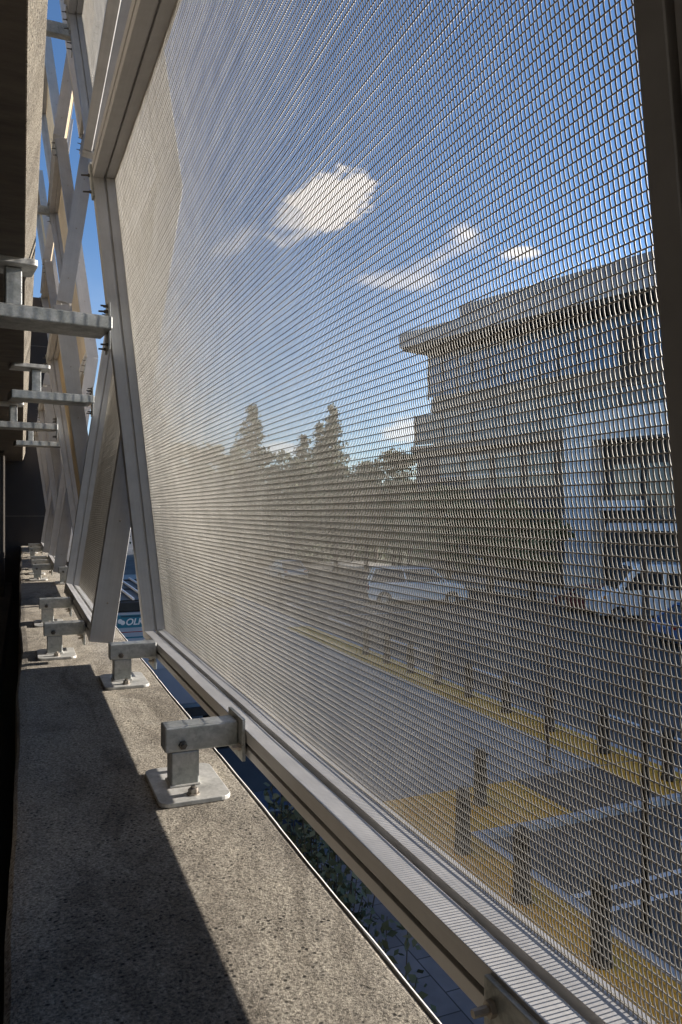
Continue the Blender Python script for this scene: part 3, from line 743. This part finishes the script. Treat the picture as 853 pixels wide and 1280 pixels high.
# ------------------------------------------------------------------ vegetation
def leafmat(name, a, b, c):
    m, nt, bs = nt_new(name); bs.inputs['Roughness'].default_value = .75
    v = coord(nt); n = N(nt, 'ShaderNodeTexNoise', Scale=.9, Detail=4); L(nt, v, n.inputs['Vector'])
    g = N(nt, 'ShaderNodeNewGeometry'); ad = N(nt, 'ShaderNodeMath', operation='MULTIPLY_ADD'); L(nt, g.outputs['Random Per Island'], ad.inputs[0]); ad.inputs[1].default_value = .45
    h = N(nt, 'ShaderNodeMath', operation='MULTIPLY'); L(nt, n.outputs[0], h.inputs[0]); h.inputs[1].default_value = .6; L(nt, h.outputs[0], ad.inputs[2])
    r = ramp(nt, ad.outputs[0], [(.2, a), (.5, b), (.8, c)]); L(nt, r.outputs[0], bs.inputs['Base Color']); return m
LM = [leafmat('conifer_needles', (.03,.055,.024), (.055,.085,.035), (.09,.125,.05)), leafmat('broad_leaves', (.06,.085,.03), (.11,.135,.05), (.17,.18,.065)),
      leafmat('autumn_leaves', (.13,.12,.035), (.19,.17,.045), (.25,.2,.055)), leafmat('shrub_leaves', (.04,.055,.03), (.08,.095,.05), (.14,.15,.09))]
bark = mat('bark', (.09,.065,.045), (.06,.045,.03), 6, .9, bmp=.5, stretch=(3,3,.6))
def leaves(P, size, name, m, parent, up=.3):
    n = len(P); a = rng.normal(size=(n,3)); a /= np.linalg.norm(a, axis=1)[:,None]
    b = np.cross(a, rng.normal(size=(n,3))); b /= np.linalg.norm(b, axis=1)[:,None]
    s = size*(.6+.8*rng.random(n))[:,None]
    V = np.stack([P-a*s*.5, P+b*s*.28, P+a*s*.5, P-b*s*.28], 1).reshape(-1,3)
    return raw_mesh(name, V, np.arange(n*4).reshape(-1,4), m, False, parent)
def conifer(x, y, h, rad, label):
    r = thing('conifer_tree', label, 'tree', (x, y, GZ-.15), group='trees at the end of the street')
    MB().cyl((0,0,0), (0,0,h*.97), .28, .03, 8).build('trunk', bark, r)
    P = []
    nl = int(h*2.6); ph = rng.random()*6
    for k in range(nl):
        t = k/nl; z = h*(.06+.93*t); R_ = rad*(1-t)**.85*(.8+.35*rng.random())+.12
        nb = int(6+8*(1-t))
        for j in range(nb):
            a = rng.random()*2*np.pi; Lb = R_*(.65+.5*rng.random())
            q = int(6+26*Lb/rad); u = rng.random(q)**.7
            q = int(q*1.5); u = rng.random(q)**.7
            P.append(np.stack([np.cos(a)*Lb*u+rng.normal(0,.10,q)*(1+u), np.sin(a)*Lb*u+rng.normal(0,.10,q)*(1+u), z+.1-.22*Lb*u+rng.normal(0,.11,q)], 1))
    leaves(np.concatenate(P), .34, 'crown', LM[0], r)
    return r
def broad(x, y, h, rad, label, m, nclump=34, name='broadleaf_tree'):
    r = thing(name, label, 'tree', (x, y, GZ-.15), group='trees at the end of the street')
    tr = MB(); tr.cyl((0,0,0), (.1,0,h*.45), .22, .15, 8)
    P = []
    for k in range(nclump):
        a = rng.random()*2*np.pi; u = rng.random()**.6; z = h*(.34+.60*rng.random()); w = math.sqrt(max(.05, 1-((z/h-.60)/.44)**2))
        c = np.array([math.cos(a)*rad*u*w, math.sin(a)*rad*u*w, z])
        if k < 9: tr.cyl((.1,0,h*.42), tuple(c), .08, .02, 5)
        q = 130; s = rad*.24*(.7+.7*rng.random())
        d = rng.normal(size=(q,3)); d /= np.linalg.norm(d,axis=1)[:,None]; P.append(c + d*s*(.5+.6*rng.random((q,1)))*np.array([1,1,.7]))
    tr.build('trunk', bark, r)
    leaves(np.concatenate(P), .36, 'crown', m, r); return r
def at(px, d):
    a = (px-426.5)/950; c = math.cos(math.atan(398.5/950)); s = math.sin(math.atan(398.5/950)); return ((a*c+s)*d, (c-a*s)*d)
def htop(py, d): return (640-py)/950*d-GZ+.15
cf = [(315, 503, 70, 4.6, 'tall pointed conifer on the left behind the screen, standing clear against the sky'),
      (416, 503, 78, 3.8, 'tall narrow conifer right of centre with the highest tip'),
      (400, 526, 80, 3.4, 'slightly lower conifer just left of the narrow tall one'),
      (380, 541, 74, 3.2, 'small conifer between the two tall conifers')]
for px, py, d, rad, lb in cf:
    x, y = at(px, d); conifer(x, y, htop(py, d), rad, lb)
bt = [(470, 560, 72, 4.2, 0, 'bluish dark tree rising between the narrow conifer and the office building'), (500, 562, 68, 3.8, 0, 'dark tree nearest the lower left corner of the office building'), (440, 572, 74, 3.0, 1, 'green tree immediately right of the narrow conifer'),
      (285, 575, 72, 3.6, 1, 'green tree directly behind the left conifer'),
      (238, 548, 66, 3.0, 1, 'rounded broadleaf tree farthest left behind the screen'), (268, 545, 64, 2.6, 1, 'broadleaf tree between the far left tree and the tall conifer'),
      (345, 560, 70, 3.2, 1, 'broadleaf tree right of the tall left conifer'), (365, 575, 60, 3.0, 1, 'lower broadleaf tree in front of the small conifer'),
      (300, 590, 55, 3.2, 1, 'low bushy tree below the tall left conifer'), (420, 590, 60, 3.0, 1, 'low bushy tree below the narrow conifer'),
      (458, 602, 62, 2.6, 2, 'yellowish tree right of the narrow conifer'), (492, 612, 66, 2.6, 2, 'yellowish tree close to the office building corner'),
      (250, 600, 50, 3.2, 1, 'low bushy tree at the left below the rounded tree'), (512, 590, 52, 2.4, 1, 'dark tree standing before the left corner of the office building'),
      (560, 612, 49, 2.6, 1, 'dark street tree in front of the office ground floor, left one'), (612, 620, 45, 2.4, 1, 'dark street tree in front of the office ground floor, middle one'),
      (664, 628, 42, 2.2, 1, 'dark street tree next to the pale portal pier')]
for px, py, d, rad, mi, lb in bt:
    x, y = at(px, d); broad(x, y, htop(py, d), rad, lb, LM[mi])
# low hedge-like mass behind the far cars
P = []
for k in range(260):
    px = 180+rng.random()*360; d = 76+rng.random()*14; x, y = at(px, d)
    c = np.array([x, y, GZ+rng.random()*6.6]); q = 60; dd = rng.normal(size=(q,3)); P.append(c+dd*np.array([.9,.9,.6]))
o = leaves(np.concatenate(P), .5, 'woodland', LM[1], None); tag(o, 'dense low woodland behind the trees at the end of the street', 'woodland', kind='stuff')
# shrub in the gap below the rail
def shrub(x, y, z0, h, rad, label, nst=16):
    r = thing('shrub', label, 'shrub', (x, y, z0), group='small leafy plants below the ledge')
    st = MB(); P = []
    for k in range(nst):
        a = rng.random()*6.28; top = Vector((math.cos(a)*rad*rng.random(), math.sin(a)*rad*rng.random(), h*(.55+.45*rng.random())))
        mid = Vector((top.x*.45+rng.normal(0,.04), top.y*.45+rng.normal(0,.04), top.z*.55))
        st.cyl((0,0,0), mid, .012, .008, 5); st.cyl(mid, top, .008, .003, 5)
        for (p0, p1, q) in ((Vector((0,0,0)).lerp(mid, .4), mid, 16), (mid, top, 46)):
            for i in range(q):
                p = p0.lerp(p1, rng.random()); P.append((p.x+rng.normal(0,.05), p.y+rng.normal(0,.05), p.z+rng.normal(0,.04)))
    st.build('stem', bark, r); leaves(np.array(P), .075, 'foliage', LM[3], r); return r
shrub(2.15, 5.35, GZ+.0, 2.55, .50, 'leafy shrub in the gap between ledge and rail, the fullest one', 46)
shrub(2.10, 6.25, GZ+.0, 2.6, .48, 'leafy shrub just beyond the fullest one in the gap', 36)
shrub(2.15, 4.40, GZ+.0, 2.1, .42, 'thin sprig of a shrub nearest the camera in the gap', 14)
# planting bed
M['bed'] = mat('dark_soil', (.035,.028,.02), (.05,.04,.03), 8, .95)
flat('planting_bed', 1.6, 2.7, 4.0, 6.9, GZ+.004, M['bed'])

# hills
v = []; f = []; n = 160
for k in range(n+1):
    a = R(-40+120*k/n); hgt = 22+20*(.5+.5*math.sin(k*.11+1))+8*math.sin(k*.37)+4*math.sin(k*1.1)
    for rr, z in ((1150, GZ-2), (1300, hgt*.8), (1500, hgt*1.6), (1700, GZ-2)): v.append((rr*math.sin(a), rr*math.cos(a), z))
for k in range(n):
    for q in range(3): f.append((k*4+q, k*4+q+1, (k+1)*4+q+1, (k+1)*4+q))
tag(MB().add(v, f).build('hills', mat('haze_blue_hills', (.10,.13,.15), (.13,.15,.17), .01, .95)), kind='structure')  # bluish distance haze is put into the hill colour

# ------------------------------------------------------------------ sun
sd = bpy.data.lights.new('sun', 'SUN'); sd.energy = 5.0; sd.angle = R(.5); sd.color = (1, .94, .86)
so = bpy.data.objects.new('sun', sd); COL.objects.link(so); so.rotation_euler = (0, R(90-ELEV), 0); so.location = (30, 0, 20)

# ------------------------------------------------------------------ world
w = bpy.data.worlds.new('World'); sc.world = w; w.use_nodes = True; nt = w.node_tree
bg = nt.nodes['Background']; sky = nt.nodes.new('ShaderNodeTexSky'); sky.sky_type = 'NISHITA'; sky.sun_disc = False
sky.sun_elevation = R(ELEV); sky.sun_rotation = R(90); sky.air_density = .85; sky.dust_density = .1; sky.ozone_density = 4.0; sky.altitude = 100
tc = nt.nodes.new('ShaderNodeTexCoord'); sp = nt.nodes.new('ShaderNodeSeparateXYZ'); L(nt, tc.outputs['Generated'], sp.inputs[0])
def mth(op, a, b=None, c=None):
    n = nt.nodes.new('ShaderNodeMath'); n.operation = op
    for i, q in enumerate((a, b, c)):
        if q is None: continue
        if isinstance(q, (int, float)): n.inputs[i].default_value = q
        else: L(nt, q, n.inputs[i])
    return n.outputs[0]
az = mth('ARCTAN2', sp.outputs[0], sp.outputs[1]); hyp = mth('SQRT', mth('ADD', mth('MULTIPLY', sp.outputs[0], sp.outputs[0]), mth('MULTIPLY', sp.outputs[1], sp.outputs[1])))
el = mth('ARCTAN2', sp.outputs[2], hyp)
def noise(scale, det=6, rough=.6, st=(1,1,2.2)):
    mp = nt.nodes.new('ShaderNodeMapping'); mp.inputs['Scale'].default_value = st; L(nt, tc.outputs['Generated'], mp.inputs[0])
    n = nt.nodes.new('ShaderNodeTexNoise'); n.inputs['Scale'].default_value = scale; n.inputs['Detail'].default_value = det; n.inputs['Roughness'].default_value = rough
    L(nt, mp.outputs[0], n.inputs['Vector']); return n.outputs[0]
nz = noise(9, 8, .62); nf = noise(26, 6, .6)
def azel(px, py):
    t = math.atan(398.5/950); c = math.cos(t); s = math.sin(t); a = (px-426.5)/950; b = (640-py)/950
    X, Y = a*c+s, c-a*s; return math.atan2(X, Y), math.atan2(b, math.hypot(X, Y))
def blob(px, py, wx, wy, soft, gain=1.0, tilt=0):
    a0, e0 = azel(px, py); da = mth('SUBTRACT', az, a0); de = mth('SUBTRACT', el, e0)
    if tilt:
        da2 = mth('ADD', mth('MULTIPLY', da, math.cos(tilt)), mth('MULTIPLY', de, math.sin(tilt)))
        de = mth('SUBTRACT', mth('MULTIPLY', de, math.cos(tilt)), mth('MULTIPLY', da, math.sin(tilt))); da = da2
    u = mth('DIVIDE', da, wx/950); v_ = mth('DIVIDE', de, wy/950)
    r2 = mth('SQRT', mth('ADD', mth('MULTIPLY', u, u), mth('MULTIPLY', v_, v_)))
    e = mth('ADD', mth('SUBTRACT', 1.0, r2), mth('MULTIPLY', mth('SUBTRACT', nz, .5), 2.3))
    e = mth('ADD', e, mth('MULTIPLY', mth('SUBTRACT', nf, .5), 1.3))
    n = nt.nodes.new('ShaderNodeMapRange'); n.interpolation_type = 'SMOOTHSTEP'; L(nt, e, n.inputs[0]); n.inputs[1].default_value = 0; n.inputs[2].default_value = soft; n.inputs[4].default_value = gain
    return n.outputs[0]
cl = None
for args in ((418, 252, 62, 34, .30, .9, .25), (372, 276, 60, 24, .5, .7, .3), (590, 296, 34, 20, .8, .75, -.2), (545, 325, 70, 18, .9, .45, .3), (650, 316, 30, 10, .6, .8, 0),
             (500, 352, 70, 16, .9, .5, .1), (350, 560, 70, 16, .9, .6, 0), (505, 540, 50, 22, .8, .6, .2), (260, 565, 50, 18, .9, .5, 0), (300, 300, 60, 14, 1.0, .3, .5)):
    b_l = blob(*args); cl = b_l if cl is None else mth('MAXIMUM', cl, b_l)
# thin veil low over the horizon
veil = nt.nodes.new('ShaderNodeMapRange'); L(nt, el, veil.inputs[0]); veil.inputs[1].default_value = .34; veil.inputs[2].default_value = .0; veil.inputs[3].default_value = 0; veil.inputs[4].default_value = .42
vl = mth('MULTIPLY', veil.outputs[0], mth('MULTIPLY_ADD', nz, 1.2, -.1)); vl = mth('MAXIMUM', vl, 0.0)
cl = mth('MAXIMUM', cl, vl)
mx = nt.nodes.new('ShaderNodeMix'); mx.data_type = 'RGBA'; L(nt, cl, mx.inputs[0]); L(nt, sky.outputs[0], mx.inputs[6])
mx.inputs[7].default_value = (6.6, 6.2, 5.9, 1)
L(nt, mx.outputs[2], bg.inputs[0]); bg.inputs[1].default_value = .088

# ------------------------------------------------------------------ render settings
sc.render.engine = 'CYCLES'; sc.cycles.sample_clamp_indirect = 4.0; sc.cycles.sample_clamp_direct = 12.0
vs = sc.view_settings; vs.view_transform = 'Standard'; vs.look = 'None'; vs.exposure = 1.2; vs.gamma = 1; vs.use_curve_mapping = False
